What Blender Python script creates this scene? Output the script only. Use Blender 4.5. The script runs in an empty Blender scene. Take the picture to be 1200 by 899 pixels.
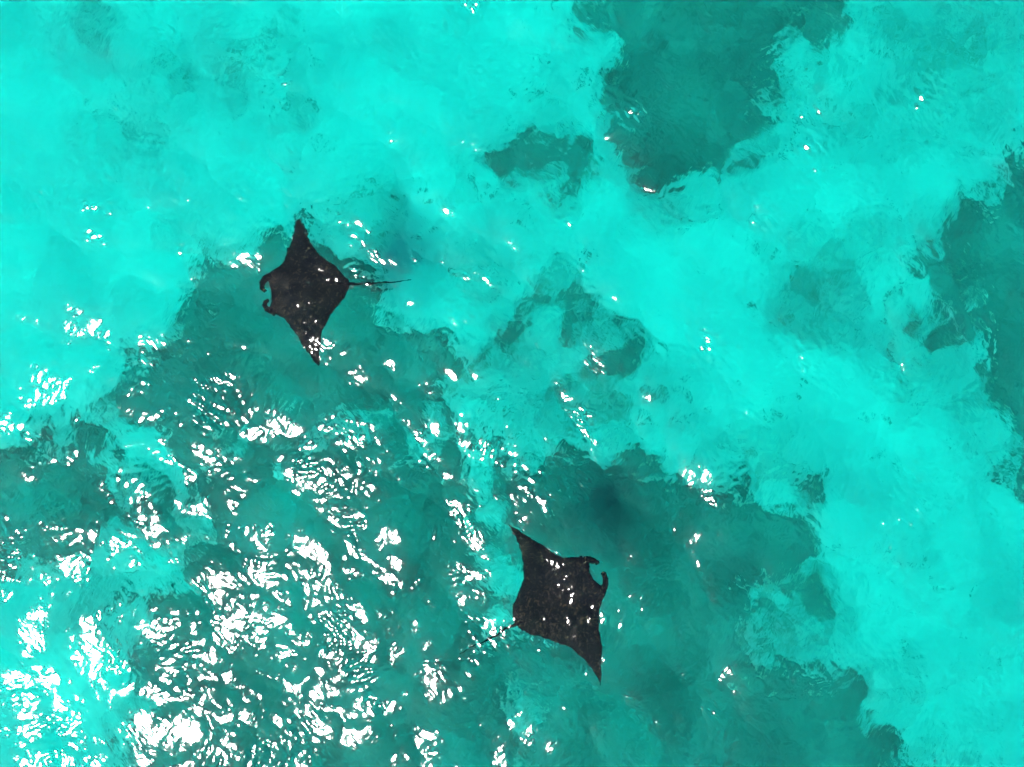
import bpy, bmesh, math, random
import numpy as np
from mathutils import Vector

random.seed(7)
rng = np.random.default_rng(21)
S = bpy.context.scene
C = S.collection

# ------------------------------------------------------------------ camera
H = 15.0                       # drone height above the sea, metres
FOC = 811.0                    # focal length in pixels of the 1200 px wide photograph
cam = bpy.data.cameras.new('camera')
cam.sensor_width = 36.0
cam.lens = 36.0 * FOC / 1200.0
cam.clip_end = 3000
cam_o = bpy.data.objects.new('camera', cam)
cam_o.location = (0, 0, H)
cam_o.rotation_euler = (0, 0, 0)
C.objects.link(cam_o)
S.camera = cam_o

# ------------------------------------------------------------------ sky and sun
SUN_EL = math.radians(60.1)
SUN_AZ = math.radians(222.6)   # direction towards the sun, counter-clockwise from +X
sd = Vector((math.cos(SUN_EL) * math.cos(SUN_AZ), math.cos(SUN_EL) * math.sin(SUN_AZ), math.sin(SUN_EL)))
W = bpy.data.worlds.new('World')
S.world = W
W.use_nodes = True
nt = W.node_tree
sky = nt.nodes.new('ShaderNodeTexSky')
sky.sky_type = 'NISHITA'
sky.sun_disc = False
sky.sun_elevation = SUN_EL
sky.sun_rotation = math.pi / 2 - SUN_AZ
nt.links.new(sky.outputs[0], nt.nodes['Background'].inputs[0])
nt.nodes['Background'].inputs[1].default_value = 0.05
sun = bpy.data.lights.new('sun', 'SUN')
sun.energy = 5.0
sun.angle = math.radians(0.53)
sun.color = (1.0, 0.95, 0.88)
sun_o = bpy.data.objects.new('sun', sun)
sun_o.rotation_euler = sd.to_track_quat('Z', 'Y').to_euler()
sun_o.location = sd * 60
C.objects.link(sun_o)

vs = S.view_settings
vs.view_transform = 'Standard'
vs.look = 'None'
vs.gamma = 1.0
vs.use_curve_mapping = False
vs.exposure = 2.1
cy = S.cycles
cy.max_bounces = 10
cy.transmission_bounces = 8
cy.diffuse_bounces = 2
cy.glossy_bounces = 3
cy.caustics_refractive = True
cy.caustics_reflective = False
cy.sample_clamp_indirect = 4.0
cy.use_denoising = True

# ------------------------------------------------------------------ helpers
IOR = 1.33
DEPTH = 5.5                    # sand below the surface


def at(u, v, depth):
    """point at a given depth under a calm sea that shows at pixel (u, v) of the photograph"""
    dx, dy = (u - 600.0) / FOC, -(v - 449.5) / FOC
    r = math.hypot(dx, dy)
    st = r / math.hypot(1, r) / IOR
    k = (H * r + depth * st / math.sqrt(1 - st * st)) / max(r, 1e-9)
    return dx * k, dy * k


def link(name, me, mat=None, parent=None):
    o = bpy.data.objects.new(name, me)
    C.objects.link(o)
    if mat:
        me.materials.append(mat)
    if parent:
        o.parent = parent
    return o


def tag(o, label=None, cat=None, group=None, kind=None):
    for k, v in (('label', label), ('category', cat), ('group', group), ('kind', kind)):
        if v:
            o[k] = v
    return o


def grid_mesh(name, X, Y, Z, smooth=True, keep=None):
    """height-field mesh from 2-D arrays; keep = boolean per quad"""
    ny, nx = X.shape
    idx = np.arange(nx * ny).reshape(ny, nx)
    q = np.stack([idx[:-1, :-1], idx[:-1, 1:], idx[1:, 1:], idx[1:, :-1]], -1).reshape(-1, 4)
    co = np.stack([X, Y, Z], -1).reshape(-1, 3)
    if keep is not None:
        q = q[keep.reshape(-1)]
        used = np.unique(q)
        remap = np.full(nx * ny, -1)
        remap[used] = np.arange(len(used))
        q = remap[q]
        co = co[used]
    return raw_mesh(name, co, q, smooth)


def raw_mesh(name, co, q, smooth=True):
    me = bpy.data.meshes.new(name)
    n, k = q.shape
    me.vertices.add(len(co))
    me.vertices.foreach_set('co', np.ascontiguousarray(co, dtype=np.float32).ravel())
    me.loops.add(n * k)
    me.loops.foreach_set('vertex_index', np.ascontiguousarray(q, dtype=np.int32).ravel())
    me.polygons.add(n)
    me.polygons.foreach_set('loop_start', np.arange(0, n * k, k, dtype=np.int32))
    me.update(calc_edges=True)
    me.polygons.foreach_set('use_smooth', np.full(n, smooth))
    me.update()
    return me


def spectral(n, L, fn, seed):
    """periodic random field with the power spectrum fn(k, kx, ky); unit variance"""
    g = np.random.default_rng(seed)
    k1 = np.fft.fftfreq(n, L / n) * 2 * np.pi
    kx, ky = np.meshgrid(k1, k1)
    k = np.hypot(kx, ky)
    k[0, 0] = 1
    P = np.sqrt(fn(k, kx, ky))
    P[0, 0] = 0
    f = np.fft.fft2(g.standard_normal((n, n))) * P
    return f, kx, ky, k


def fbm_field(n, L, lo, hi, slope, seed):
    f, *_ = spectral(n, L, lambda k, a, b: np.where((k > 2 * np.pi / hi) & (k < 2 * np.pi / lo), k ** -slope, 0), seed)
    h = np.fft.ifft2(f).real
    return h / h.std()


def new_mat(name):
    m = bpy.data.materials.new(name)
    m.use_nodes = True
    t = m.node_tree
    return m, t, t.nodes['Principled BSDF'], t.nodes['Material Output']


def N(t, kind, **kw):
    n = t.nodes.new(kind)
    for k, v in kw.items():
        if k in n.inputs:
            n.inputs[k].default_value = v
        else:
            setattr(n, k, v)
    return n


# ------------------------------------------------------------------ materials
def mat_water():
    m, t, p, out = new_mat('sea_water')
    t.nodes.remove(p)
    g = N(t, 'ShaderNodeBsdfGlass', distribution='BECKMANN')
    g.inputs['Roughness'].default_value = 0.172
    g.inputs['IOR'].default_value = IOR
    tc = N(t, 'ShaderNodeTexCoord')
    hs = []
    for ang, sc_ in ((0.75, (13.0, 6.0)), (-0.45, (12.0, 5.0))):      # capillary ripples finer than the mesh, in two directions
        mp = N(t, 'ShaderNodeMapping', vector_type='TEXTURE')
        mp.inputs['Rotation'].default_value = (0, 0, ang)
        mp.inputs['Scale'].default_value = (1 / sc_[0], 1 / sc_[1], 1)
        nz = N(t, 'ShaderNodeTexNoise')
        nz.inputs['Scale'].default_value = 1.0
        nz.inputs['Detail'].default_value = 1.5
        nz.inputs['Distortion'].default_value = 0.5
        t.links.new(tc.outputs['Object'], mp.inputs['Vector'])
        t.links.new(mp.outputs[0], nz.inputs['Vector'])
        hs.append(nz)
    pn = N(t, 'ShaderNodeTexNoise')                                     # the patches where one or the other rules
    pn.inputs['Scale'].default_value = 0.45
    pn.inputs['Detail'].default_value = 1.0
    t.links.new(tc.outputs['Object'], pn.inputs['Vector'])
    mr = N(t, 'ShaderNodeMapRange')
    mr.inputs['From Min'].default_value = 0.40
    mr.inputs['From Max'].default_value = 0.60
    t.links.new(pn.outputs['Fac'], mr.inputs['Value'])
    nz = N(t, 'ShaderNodeMix', data_type='FLOAT')
    t.links.new(mr.outputs[0], nz.inputs[0])
    t.links.new(hs[0].outputs['Fac'], nz.inputs[2])
    t.links.new(hs[1].outputs['Fac'], nz.inputs[3])
    bp = N(t, 'ShaderNodeBump')
    bp.inputs['Strength'].default_value = 1.0
    bp.inputs['Distance'].default_value = 0.0075
    t.links.new(nz.outputs[0], bp.inputs['Height'])
    t.links.new(bp.outputs[0], g.inputs['Normal'])
    t.links.new(g.outputs[0], out.inputs['Surface'])
    v = N(t, 'ShaderNodeVolumeAbsorption')
    a = (0.66, 0.024, 0.027)                  # absorption per metre
    mx = max(a)
    v.inputs['Color'].default_value = (1 - a[0] / mx, 1 - a[1] / mx, 1 - a[2] / mx, 1)
    v.inputs['Density'].default_value = mx
    t.links.new(v.outputs[0], out.inputs['Volume'])
    return m


def mat_noise(name, stops, scale, detail=6, rough=0.9, bump=0.3, dist=0.02, distort=0.0, spec=0.1):
    m, t, p, out = new_mat(name)
    tc = N(t, 'ShaderNodeTexCoord')
    nz = N(t, 'ShaderNodeTexNoise')
    nz.inputs['Scale'].default_value = scale
    nz.inputs['Detail'].default_value = detail
    nz.inputs['Distortion'].default_value = distort
    t.links.new(tc.outputs['Object'], nz.inputs['Vector'])
    cr = N(t, 'ShaderNodeValToRGB')
    el = cr.color_ramp.elements
    while len(el) < len(stops):
        el.new(0.5)
    for e, (pos, col) in zip(el, stops):
        e.position = pos
        e.color = (*col, 1)
    t.links.new(nz.outputs['Fac'], cr.inputs[0])
    t.links.new(cr.outputs[0], p.inputs['Base Color'])
    p.inputs['Roughness'].default_value = rough
    p.inputs['Specular IOR Level'].default_value = spec
    if bump:
        b = N(t, 'ShaderNodeBump')
        b.inputs['Strength'].default_value = bump
        b.inputs['Distance'].default_value = dist
        n2 = N(t, 'ShaderNodeTexNoise')
        n2.inputs['Scale'].default_value = scale * 6
        t.links.new(tc.outputs['Object'], n2.inputs['Vector'])
        t.links.new(n2.outputs['Fac'], b.inputs['Height'])
        t.links.new(b.outputs[0], p.inputs['Normal'])
    return m


M_WATER = mat_water()
M_SAND = mat_noise('pale_coral_sand', [(0.3, (0.60, 0.56, 0.48)), (0.7, (0.66, 0.62, 0.53))], 0.6)
t_ = M_SAND.node_tree                       # a film of weed grows over the sand near the reef: its cover is stored on the sheet
att = N(t_, 'ShaderNodeAttribute', attribute_name='weed_cover')
mixw = N(t_, 'ShaderNodeMix', data_type='RGBA')
mixw.inputs[7].default_value = (0.125, 0.125, 0.108, 1)
t_.links.new(att.outputs['Fac'], mixw.inputs[0])
t_.links.new(t_.nodes['Color Ramp'].outputs[0], mixw.inputs[6])
t_.links.new(mixw.outputs[2], t_.nodes['Principled BSDF'].inputs['Base Color'])
M_REEF = mat_noise('dark_reef_rock', [(0.30, (0.088, 0.088, 0.076)), (0.5, (0.128, 0.128, 0.110)), (0.70, (0.18, 0.175, 0.152))], 0.55, detail=4, bump=0.1, distort=0.4)
M_RUBBLE = mat_noise('reef_rubble', [(0.3, (0.14, 0.14, 0.11)), (0.7, (0.22, 0.21, 0.17))], 2.5, bump=0)
M_SKIN = mat_noise('manta_skin', [(0.40, (0.0020, 0.0022, 0.0020)), (0.56, (0.0046, 0.0040, 0.0029)), (0.67, (0.026, 0.0165, 0.0092))], 7.0, rough=0.8, bump=0.1, dist=0.01, distort=2.4, spec=0.02)  # the tan stop paints the sun's ripple light into the skin colour
M_EYE = mat_noise('manta_eye', [(0.3, (0.004, 0.004, 0.004)), (0.7, (0.008, 0.008, 0.008))], 30, rough=0.2, bump=0)

# ------------------------------------------------------------------ seabed layout
SB_N, SB_L = 640, 40.0         # seabed working grid
sb1 = (np.arange(SB_N) + 0.5) / SB_N * SB_L - SB_L / 2
SX, SY = np.meshgrid(sb1, sb1)
warp = fbm_field(SB_N, SB_L, 0.25, 6, 3.0, 5), fbm_field(SB_N, SB_L, 0.25, 6, 3.0, 6)
SXW, SYW = SX + 0.22 * warp[0], SY + 0.22 * warp[1]


def poly_sd(pts, X, Y):
    """signed distance to a polygon, positive inside"""
    P = np.array(pts)
    Q = np.roll(P, -1, 0)
    d = np.full(X.shape, 1e9)
    ins = np.zeros(X.shape, bool)
    for (ax, ay), (bx, by) in zip(P, Q):
        ex, ey = bx - ax, by - ay
        t = np.clip(((X - ax) * ex + (Y - ay) * ey) / (ex * ex + ey * ey + 1e-12), 0, 1)
        d = np.minimum(d, np.hypot(X - ax - t * ex, Y - ay - t * ey))
        c = ((ay > Y) != (by > Y)) & (X < ex * (Y - ay) / (by - ay + 1e-12) + ax)
        ins ^= c
    return np.where(ins, d, -d)


def px_poly(pts):
    return [at(u, v, DEPTH - 0.2) for u, v in pts]


# outlines of the reef beds as they lie on the sand
REEFS = [
    ('broad dark reef bed with ragged edges on pale sand, clear of both rays', 'reef', 0.0,
     [(700, -70), (694, 50), (705, 105), (735, 140), (745, 195), (790, 232), (830, 212), (862, 198), (893, 170), (905, 130), (903, 92), (935, 62), (985, 45), (1010, 0), (1020, -70)]),
    ('small round dark reef patch alone on sand beside the broad reef bed', 'reef', -0.05,
     [(572, 172), (640, 142), (684, 158), (694, 192), (655, 230), (606, 226), (560, 203)]),
    ('dark reef bed with a frayed edge beside a faint weedy patch of sand', 'reef', 0.0,
     [(1290, 110), (1205, 165), (1180, 205), (1120, 245), (1072, 285), (1058, 340), (1075, 395), (1120, 415), (1160, 440), (1172, 490), (1185, 550), (1290, 610)]),
    ('dark reef bed lying under the ray with the straight tail', 'reef', 0.0,
     [(300, 272), (395, 278), (430, 330), (478, 372), (540, 402), (552, 450), (540, 500), (480, 522), (400, 500), (330, 512), (250, 522), (170, 510), (135, 480), (142, 415), (205, 372), (235, 312)]),
    ('low dark reef strip between bright sand pockets, under heavy glitter', 'reef', 0.0,
     [(-90, 520), (0, 515), (60, 520), (125, 500), (180, 530), (200, 580), (140, 640), (90, 650), (30, 660), (-90, 690)]),
    ('large dark reef bed under the densest white glitter', 'reef', 0.0,
     [(200, 532), (300, 520), (400, 508), (470, 530), (545, 520), (578, 610), (590, 700), (600, 800), (612, 960), (150, 990), (165, 820), (140, 740), (200, 690), (230, 620)]),
    ('horseshoe of dark reef around a bright sand pocket', 'reef', -0.12,
     [(590, 350), (640, 318), (690, 325), (708, 370), (742, 398), (740, 438), (700, 448), (680, 420), (672, 370), (640, 360), (620, 400), (575, 420), (560, 390)]),
    ('wide dark reef bed under the ray whose tail meets the glitter', 'reef', 0.0,
     [(555, 500), (610, 545), (680, 545), (750, 530), (830, 552), (880, 560), (950, 590), (978, 640), (940, 690), (905, 730), (915, 770), (960, 785), (1000, 800), (1040, 850), (1085, 960), (632, 980), (622, 830), (606, 720), (585, 620)]),
    ('small faint dark coral head alone on bare sand', 'coral head', -0.05,
     [(88, -6), (110, -4), (118, 16), (108, 30), (92, 24)]),
]
# bright sand pockets inside the beds, and a painted streak of wave light: centre, radius, strength
POCKETS_AND_LIGHT_STREAK = [((170, 545), 38, 0.7), ((345, 655), 50, 0.5), ((285, 600), 32, 0.4), ((880, 690), 45, 0.35), ((848, 790), 32, 0.35), ((900, 565), 40, 0.45),
           ((470, 350), 30, 0.6), ((1100, 298), 12, 1.2), ((1112, 310), 9, 1.5), ((1122, 320), 9, 1.6), ((1132, 328), 9, 1.6), ((1142, 336), 9, 1.7), ((1152, 344), 9, 1.8), ((1160, 356), 11, 1.9), ((1165, 370), 11, 1.9), ((1163, 384), 9, 1.8), ((1155, 398), 10, 1.8), ((1143, 408), 12, 1.6), ((1125, 418), 18, 1.2), ((760, 860), 40, 0.3), ((700, 500), 40, 0.5),  # winding chain of small ones: wave-focused sunlight drawn as a pale sand channel
           ((800, 700), 30, 0.4), ((330, 880), 30, 0.3), ((230, 720), 40, 0.5), ((515, 610), 26, 0.3)]
# thin cover of rubble and weed on open sand: centre, radius, density
THIN = [((590, 560), 45, 0.8), ((600, 640), 40, 0.9), ((612, 720), 55, 0.95), ((620, 800), 60, 1.0), ((630, 880), 60, 1.0), ((930, 690), 70, 0.75), ((190, 620), 60, 0.7), ((430, 500), 60, 0.8), ((300, 510), 50, 0.8),
        ((630, 185), 55, 0.6), ((940, 700), 60, 0.6), ((920, 740), 50, 0.6), ((700, 420), 60, 0.6),
        ((290, 75), 55, 0.45), ((190, 90), 60, 0.35), ((150, 160), 45, 0.35), ((345, 130), 40, 0.3), ((215, 275), 40, 0.25), ((970, 330), 65, 0.55), ((1130, 640), 130, 0.13), ((1180, 720), 100, 0.13), ((690, 490), 90, 0.6), ((1100, 60), 110, 0.45),
        ((1000, 110), 70, 0.35), ((620, 380), 70, 0.45), ((700, 480), 80, 0.55), ((560, 330), 60, 0.3), ((420, 270), 60, 0.4), ((260, 300), 50, 0.35),
        ((960, 720), 60, 0.45), ((1000, 820), 60, 0.5), ((800, 240), 50, 0.4), ((920, 100), 40, 0.5), ((1160, 470), 50, 0.5), ((1080, 430), 50, 0.4),
        ((60, 600), 70, 0.4), ((200, 640), 60, 0.5), ((120, 700), 60, 0.4), ((580, 470), 50, 0.4), ((1100, 880), 60, 0.4), ((880, 560), 70, 0.5),
        ((730, 170), 40, 0.4), ((560, 205), 40, 0.3), ((920, 600), 60, 0.4), ((500, 450), 60, 0.4)]

pocket = np.zeros(SX.shape)
for (c, r, s) in POCKETS_AND_LIGHT_STREAK:
    cx, cy_ = at(*c, DEPTH)
    rr = r / FOC * (H + DEPTH / IOR)
    pocket = np.maximum(pocket, s * np.exp(-((SXW - cx) ** 2 + (SYW - cy_) ** 2) / (rr * rr)))
frac = fbm_field(SB_N, SB_L, 0.13, 2.5, 2.6, 9)
lump = fbm_field(SB_N, SB_L, 0.2, 2.0, 3.2, 10)
ripple = fbm_field(SB_N, SB_L, 0.5, 8.0, 3.6, 11)

cover = np.zeros(SX.shape)     # rubble density on the sand
sand_z = -DEPTH + 0.05 * ripple
reef_fields = []
for (label, cat, sunk, pts) in REEFS:
    d = poly_sd(px_poly(pts), SXW, SYW)
    e = d - 0.10 + min(0.28, 0.12 * d.max() + 0.05) * frac - 1.1 * pocket
    reef_fields.append((label, cat, sunk, e))
    cover = np.maximum(cover, 0.93 / (1 + np.exp(-(d - 0.9 * pocket + 0.10) / 0.22)))
for (c, r, s) in THIN:
    cx, cy_ = at(*c, DEPTH)
    rr = r / FOC * (H + DEPTH / IOR)
    cover = np.maximum(cover, min(1.0, 1.25 * s) * np.exp(-((SXW - cx) ** 2 + (SYW - cy_) ** 2) / (rr * rr)))
cover = np.clip(cover * (1 + 0.22 * frac), 0, 1)

# ------------------------------------------------------------------ sand sheet
def stretch(core, n_out, reach):
    last, step = core[-1], core[-1] - core[-2]
    t = np.linspace(0, 1, n_out + 1)[1:]
    g = (reach - last) * (t ** 3.2) + step * np.arange(1, n_out + 1)
    return np.concatenate([-(last + g)[::-1] if abs(core[0] + last) < 1e-6 else (core[0] - g)[::-1], core, last + g])


n0 = 24
cx0, cy0 = 80, 120            # margin of the working grid left to the stretched part of the sheet
GX, GY = np.meshgrid(stretch(sb1[cx0:SB_N - cx0], n0, 470.0), stretch(sb1[cy0:SB_N - cy0], n0, 470.0))
GZ = np.full(GX.shape, -DEPTH)
ins = np.s_[n0:-n0, n0:-n0], np.s_[cy0:SB_N - cy0, cx0:SB_N - cx0]
GZ[ins[0]] = sand_z[ins[1]]
sand = link('sand', grid_mesh('sand', GX, GY, GZ), M_SAND)
wc = sand.data.attributes.new('weed_cover', 'FLOAT', 'POINT')
WC = np.zeros(GX.shape)
WC[ins[0]] = np.clip(cover, 0, 1)[ins[1]]
wc.data.foreach_set('value', WC.astype(np.float32).ravel())
tag(sand, 'pale coral sand seabed under clear turquoise water', 'seabed', kind='structure')

# ------------------------------------------------------------------ reef beds
for (label, cat, sunk, e) in reef_fields:
    hgt = 0.16 * np.clip(e / 0.8, 0, 1) ** 0.6 * (0.85 + 0.15 * lump) + 0.015 * frac * np.clip(e / 0.3, 0, 1)
    z = sand_z + np.where(e > 0, np.maximum(hgt, 0) + sunk * 0.3, -0.06) - 0.012
    z = np.where(e > 0, z, sand_z - 0.07)
    m = (e > 0) & (abs(SX) < 14.9) & (abs(SY) < 12.4)
    keep = m[:-1, :-1] | m[1:, :-1] | m[:-1, 1:] | m[1:, 1:]
    name = 'coral_head' if cat == 'coral head' else 'reef_bed'
    o = link(name, grid_mesh(name, SX, SY, z, True, keep), M_REEF)
    tag(o, label, cat, 'reef on the sandy seabed')

# ------------------------------------------------------------------ rubble and weed tufts scattered round the beds
ico = bmesh.new()
bmesh.ops.create_icosphere(ico, subdivisions=1, radius=1)
iv = np.array([v.co[:] for v in ico.verts])
ifc = np.array([[v.index for v in f.verts] for f in ico.faces])
ico.free()
view = (abs(SX) < 14.5) & (abs(SY) < 11.5)
prob = np.where(view, cover, 0)
prob = prob / prob.sum()
NR = 9000
pick = rng.choice(SX.size, NR, p=prob.ravel())
px = SX.ravel()[pick] + rng.uniform(-.03, .03, NR)
py = SY.ravel()[pick] + rng.uniform(-.03, .03, NR)
pz = sand_z.ravel()[pick]
sc = 0.015 + 0.05 * rng.random(NR) ** 2.5
co = iv[None] * sc[:, None, None] * np.stack([rng.uniform(.7, 1.5, NR), rng.uniform(.7, 1.5, NR), rng.uniform(.4, .9, NR)], -1)[:, None]
co = co * (1 + 0.25 * rng.standard_normal((NR, len(iv), 1)))
th = rng.uniform(0, 6.283, NR)
cx, sx_ = np.cos(th)[:, None], np.sin(th)[:, None]
co = np.stack([co[..., 0] * cx - co[..., 1] * sx_ + px[:, None], co[..., 0] * sx_ + co[..., 1] * cx + py[:, None], co[..., 2] + pz[:, None]], -1)
fc = (ifc[None] + (np.arange(NR) * len(iv))[:, None, None]).reshape(-1, 3)
rub = link('reef_rubble', raw_mesh('reef_rubble', co.reshape(-1, 3), fc, False), M_RUBBLE)
tag(rub, 'dark coral rubble and weed scattered thinly on the sand', 'rubble', kind='stuff')


# ------------------------------------------------------------------ manta rays
def make_manta(label, outline, heading, origin, scale, fins, tail, depth, flap):
    """outline and fins in picture pixels; heading = unit vector of the nose in the picture"""
    hx, hy = heading
    ex, ey = -hy, hx                                   # span axis, to the right of the nose in the picture
    toP = lambda p: (origin[0] + p[0] / scale, origin[1] + p[1] / scale)
    P = np.array([at(*toP(p), depth) for p in outline])
    ctr = P.mean(0)
    hw, ew = np.array((hx, -hy)), np.array((ex, -ey))  # same axes in the world
    loc = lambda q: np.stack([(q - ctr) @ hw, (q - ctr) @ ew], -1)
    L = loc(P)
    a, b = L, np.roll(L, -1, 0)
    s0, s1 = L[:, 1].min(), L[:, 1].max()
    ns, nc = 120, 28
    th = np.linspace(0, np.pi, ns)
    st = (s0 + s1) / 2 - np.cos(th) * (s1 - s0) / 2 * 0.9985
    rings = []
    le, te = [], []
    for s in st:
        xs = []
        for (x0, y0), (x1, y1) in zip(a, b):
            if (y0 > s) != (y1 > s):
                xs.append(x0 + (x1 - x0) * (s - y0) / (y1 - y0))
        le.append(max(xs)); te.append(min(xs))
    le, te = np.array(le), np.array(te)
    kern = np.array([1, 2, 1]) / 4.0
    for arr in (le, te):
        arr[1:-1] = np.convolve(arr, kern, 'valid')
    half = (s1 - s0) / 2
    smid = loc(np.array([at(*toP(tail[0]), depth)]))[0, 1]     # spine
    r = (st - smid) / np.where(st > smid, s1 - smid, smid - s0)
    thick = 0.17 * np.exp(-(r / 0.20) ** 2) + 0.085 * (1 - np.abs(r)) ** 0.8 + 0.006
    droop = flap[0] * np.where(r < 0, np.abs(r), 0) ** 1.7 + flap[1] * np.where(r > 0, np.abs(r), 0) ** 1.7
    bm = bmesh.new()
    prev = None
    for i, s in enumerate(st):
        ring = []
        for j in range(nc):
            ang = 2 * np.pi * j / nc
            c = (1 + np.cos(ang)) / 2                         # 1 at the leading edge
            x = te[i] + (le[i] - te[i]) * c
            prof = np.sin(ang) * (0.35 + 0.65 * c ** 0.5 * (1.25 - 0.5 * c))
            z = thick[i] * prof * (1.0 if np.sin(ang) > 0 else 0.7) + droop[i]
            ring.append(bm.verts.new((x, s, z)))
        if prev:
            for j in range(nc):
                bm.faces.new((prev[j], prev[(j + 1) % nc], ring[(j + 1) % nc], ring[j]))
        else:
            bm.faces.new(ring[::-1])
        prev = ring
    bm.faces.new(prev)

    def tube(pts, rad, flat=1.0, n=10):
        last = None
        for k, p in enumerate(pts):
            q0, q1 = pts[max(k - 1, 0)], pts[min(k + 1, len(pts) - 1)]
            d = (Vector(q1) - Vector(q0)).normalized()
            side = d.cross(Vector((0, 0, 1))).normalized()
            up = side.cross(d)
            ring = []
            for j in range(n):
                an = 2 * np.pi * j / n
                ring.append(bm.verts.new(Vector(p) + side * math.cos(an) * rad[k] * flat + up * math.sin(an) * rad[k]))
            if last:
                for j in range(n):
                    bm.faces.new((last[j], last[(j + 1) % n], ring[(j + 1) % n], ring[j]))
            else:
                bm.faces.new(ring[::-1])
            last = ring
        bm.faces.new(last)

    # head lobes (cephalic fins) rolled forward beside the mouth
    for fin in fins:
        pts = [tuple(loc(np.array([at(*toP(p), depth)]))[0]) for p in fin]
        k = len(pts)
        pts = [(x, y, 0.02 - 0.10 * i / (k - 1)) for i, (x, y) in enumerate(pts)]
        tube(pts, [0.105 - 0.05 * i / (k - 1) for i in range(k)], 0.75)
    # whip tail
    tp = [tuple(loc(np.array([at(*toP(p), depth)]))[0]) for p in tail]
    dirx = np.array(tp[1]) - np.array(tp[0])
    start = np.array(tp[0]) - dirx / np.linalg.norm(dirx) * 0.25
    tp = [tuple(start)] + tp
    tp = [(x, y, 0.03 - 0.02 * i) for i, (x, y) in enumerate(tp)]
    n = len(tp)
    tube(tp, [0.055] + [0.030 - 0.017 * i / (n - 2) for i in range(n - 1)], 1.0, 8)
    # small dorsal fin at the root of the tail
    bx, by = tp[1][0], tp[1][1]
    ux, uy = -dirx / np.linalg.norm(dirx)
    tube([(bx + ux * 0.22, by + uy * 0.22, 0.03), (bx + ux * 0.12, by + uy * 0.12, 0.12), (bx - ux * 0.02, by - uy * 0.02, 0.17)], [0.05, 0.04, 0.012], 0.35, 8)

    bmesh.ops.recalc_face_normals(bm, faces=bm.faces)
    me = bpy.data.meshes.new('body')
    bm.to_mesh(me)
    bm.free()
    root = bpy.data.objects.new('manta_ray', None)
    C.objects.link(root)
    root.empty_display_size = 0.3
    root.location = (ctr[0], ctr[1], -depth)
    root.rotation_euler = (0, 0, math.atan2(hw[1], hw[0]))
    # the local y axis of a z-rotation is hw turned left; the span axis may point right
    if hw[0] * ew[1] - hw[1] * ew[0] < 0:
        me.transform(__import__('mathutils').Matrix.Diagonal((1, -1, 1, 1)))
        me.flip_normals()
        sgn = -1
    else:
        sgn = 1
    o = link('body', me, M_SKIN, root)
    md = o.modifiers.new('skin', 'REMESH')
    md.mode = 'VOXEL'
    md.voxel_size = 0.016
    sm = o.modifiers.new('smooth', 'SMOOTH')
    sm.factor = 0.5
    sm.iterations = 2
    dg = bpy.context.evaluated_depsgraph_get()
    me2 = bpy.data.meshes.new_from_object(o.evaluated_get(dg))
    o.modifiers.clear()
    o.data = me2
    me2.polygons.foreach_set('use_smooth', np.full(len(me2.polygons), True))
    # eyes on the outside of the head, at the roots of the lobes
    for fin in fins:
        x, y = loc(np.array([at(*toP(fin[0]), depth)]))[0]
        e = bmesh.new()
        bmesh.ops.create_uvsphere(e, u_segments=12, v_segments=8, radius=0.035)
        em = bpy.data.meshes.new('eye')
        e.to_mesh(em)
        e.free()
        eo = link('eye', em, M_EYE, root)
        eo.location = (x - 0.05, sgn * (y + math.copysign(0.085, y - smid)), 0.03)
    tag(root, label, 'manta ray', 'manta rays swimming just under the surface')
    return root


make_manta('black manta ray with a straight thin tail, over the edge of a dark reef',
           [(310, 58), (295, 98), (281, 140), (268, 185), (252, 230), (243, 270), (236, 298), (212, 326), (180, 342), (162, 352), (152, 380), (158, 415), (168, 450), (174, 480), (166, 520), (152, 550), (166, 575), (200, 582), (228, 588), (258, 620), (300, 680), (333, 740), (370, 800), (392, 832), (424, 868),
            (427, 800), (434, 735), (444, 680), (464, 620), (497, 575), (535, 520), (567, 478), (582, 440), (586, 415), (574, 392), (545, 362), (520, 330), (480, 298), (434, 268), (404, 232), (380, 185), (360, 140), (335, 95)],
           (-1.0, 0.0), (280, 240), 4.495,
           [[(175, 372), (140, 385), (120, 410), (116, 438), (132, 456)], [(172, 558), (145, 548), (132, 528), (134, 508), (150, 500)]],
           [(580, 416), (630, 414), (700, 411), (770, 406), (840, 402), (910, 396)], 0.38, (-0.06, -0.16))
make_manta('larger black manta ray with white glints on its back, tail lost in the glitter',
           [(145, 58), (200, 95), (260, 130), (320, 158), (370, 203), (410, 222), (470, 220), (508, 214), (528, 232), (532, 270), (552, 320), (585, 348), (622, 366), (612, 400), (592, 440), (580, 490), (582, 560), (592, 640), (600, 705), (599, 780), (592, 846),
            (570, 800), (540, 745), (490, 690), (440, 648), (380, 627), (300, 602), (240, 580), (190, 552), (166, 512), (162, 462), (178, 412), (198, 362), (212, 310), (212, 260), (204, 200), (180, 130)],
           (0.852, -0.523), (560, 600), 4.085,
           [[(512, 226), (540, 232), (562, 236), (574, 244), (566, 254)], [(604, 366), (612, 342), (612, 318), (604, 298), (594, 292)]],
           [(176, 540), (130, 562), (80, 600), (30, 630), (-30, 650), (-90, 690)], 0.40, (-0.12, -0.08))

# ------------------------------------------------------------------ the sea
WN, WL = 1088, 27.2            # wave patch: samples and size in metres
wdir = math.radians(222.0)     # the waves run along the line to the sun


def band(lo, hi, spread, turn=0.0, power=2):
    def fn(k, kx, ky):
        lk = np.log(k)
        w = np.exp(-((lk - math.log(2 * math.pi / math.sqrt(lo * hi))) / (0.5 * math.log(hi / lo))) ** 2)
        c = np.cos(np.arctan2(ky, kx) - wdir - turn) ** power
        return w * (spread + (1 - spread) * c) / k ** 4
    return fn


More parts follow.
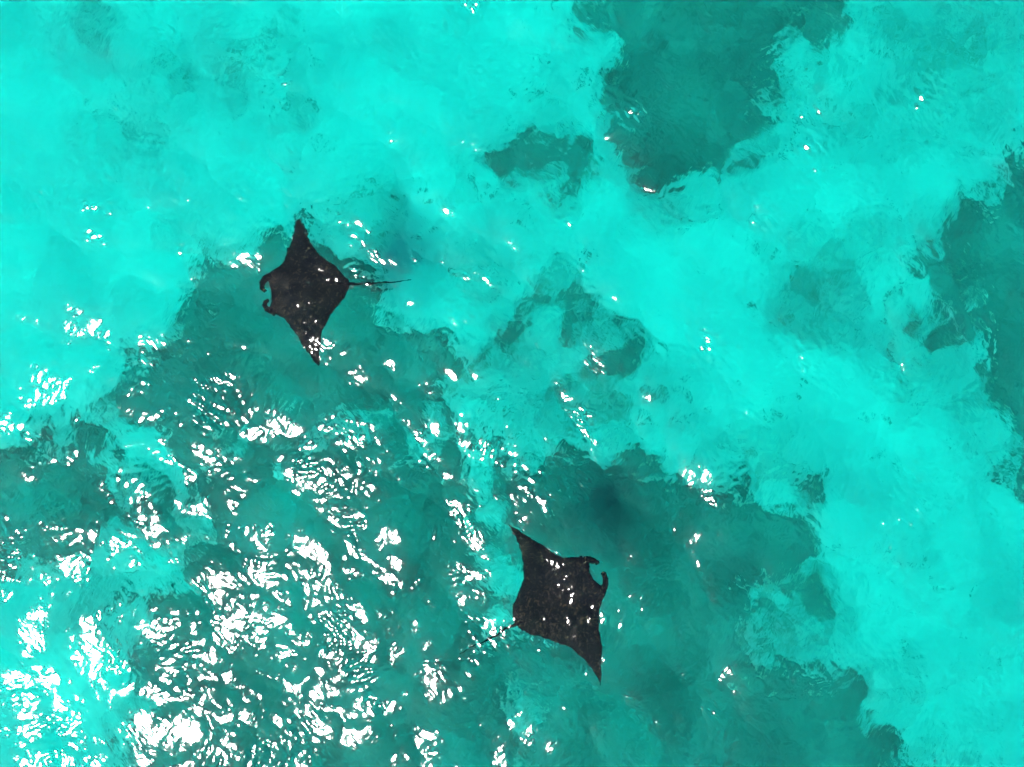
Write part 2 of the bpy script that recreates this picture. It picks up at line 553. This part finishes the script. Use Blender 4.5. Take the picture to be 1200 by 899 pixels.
def waves(lo, hi, spread, rms_slope, seed, choppy=0.0, turn=0.0, power=2):
    f, kx, ky, k = spectral(WN, WL, band(lo, hi, spread, turn, power), seed)
    sx = np.fft.ifft2(1j * kx * f).real
    sy = np.fft.ifft2(1j * ky * f).real
    g = rms_slope / math.sqrt((sx ** 2 + sy ** 2).mean())
    h = np.fft.ifft2(f).real * g
    dx = np.fft.ifft2(-1j * kx / k * f).real * g * choppy
    dy = np.fft.ifft2(-1j * ky / k * f).real * g * choppy
    return h, dx, dy


h1, dx1, dy1 = waves(0.9, 3.8, 0.25, 0.118, 1, 0.7)
h2, dx2, dy2 = waves(0.30, 1.1, 0.45, 0.072, 2, 0.8)
h3 = 0
for k_, ang in enumerate((0.0, 1.05, -1.05)):          # cat's-paw ripples in three directions, each in its own patches
    r_, _, _ = waves(0.10, 0.30, 0.03, 0.088, 30 + k_, 0.0, ang, 6)
    gust = np.exp(0.75 * fbm_field(WN, WL, 0.6, 5.0, 2.4, 40 + k_))
    h3 = h3 + r_ * gust / math.sqrt((gust ** 2).mean()) * (0.75 if k_ == 0 else 0.5)
# the three wave systems slide over one another freely
roll = lambda f, s_: np.roll(f, (-s_[0], -s_[1]), (0, 1))
h1, dx1, dy1 = [roll(f, (562, 120)) for f in (h1, dx1, dy1)]
h2, dx2, dy2 = [roll(f, (769, 402)) for f in (h2, dx2, dy2)]
h3 = roll(h3, (884, 338))
HZ = h1 + h2 + h3
DX, DY = dx1 + dx2, dy1 + dy2
core = np.arange(WN + 1) / WN * WL - WL / 2
NO = 34
wx = stretch(core, NO, 480.0)
wy = stretch(core[int(WN * 0.1):WN + 1 - int(WN * 0.1)], NO, 480.0)
WX, WY = np.meshgrid(wx, wy)
ii = np.floor((wx + WL / 2) / WL * WN + 0.5).astype(int) % WN
jj = np.floor((wy + WL / 2) / WL * WN + 0.5).astype(int) % WN
IX, IY = np.meshgrid(ii, jj)
edge = np.clip(1 - (np.maximum(abs(WX), abs(WY)) - WL / 2) / 6.0, 0, 1)
rough_far = np.clip(1 - (np.maximum(abs(WX), abs(WY)) - WL / 2) / 60.0, 0, 1)
WZ = (h1[IY, IX] * rough_far + (HZ - h1)[IY, IX] * edge)
PX, PY = WX + DX[IY, IX] * edge, WY + DY[IY, IX] * edge
ny, nx = WX.shape
# rows outside the picture are skipped finely enough by the stretch; close the body with a skirt and a floor
top_idx = np.arange(nx * ny).reshape(ny, nx)
co = np.stack([PX, PY, WZ], -1).reshape(-1, 3)
q = np.stack([top_idx[:-1, :-1], top_idx[:-1, 1:], top_idx[1:, 1:], top_idx[1:, :-1]], -1).reshape(-1, 4)
rim = np.concatenate([top_idx[0, :-1], top_idx[:-1, -1], top_idx[-1, :0:-1], top_idx[:0:-1, 0]])
low = co[rim].copy()
low[:, 2] = -DEPTH - 2.0
base = len(co)
nr = len(rim)
a_ = np.arange(nr)
b_ = (a_ + 1) % nr
skirt = np.stack([rim[b_], rim[a_], base + a_, base + b_], -1)
cen = base + nr
co = np.concatenate([co, low, [[0, 0, -DEPTH - 2.0]]])
tri = np.stack([base + b_, base + a_, np.full(nr, cen)], -1)
nq, ntr = len(q) + nr, nr
me = bpy.data.meshes.new('sea')
me.vertices.add(len(co))
me.vertices.foreach_set('co', co.astype(np.float32).ravel())
loops = np.concatenate([q.ravel(), skirt.ravel(), tri.ravel()])
me.loops.add(len(loops))
me.loops.foreach_set('vertex_index', loops.astype(np.int32))
me.polygons.add(nq + ntr)
me.polygons.foreach_set('loop_start', np.concatenate([np.arange(0, nq * 4, 4), nq * 4 + np.arange(0, ntr * 3, 3)]).astype(np.int32))
me.update(calc_edges=True)
me.polygons.foreach_set('use_smooth', np.concatenate([np.full(len(q), True), np.full(nr + ntr, False)]))
me.update()
sea = link('sea', me, M_WATER)
tag(sea, 'clear turquoise sea with wind ripples and white sun glitter', 'sea', kind='structure')
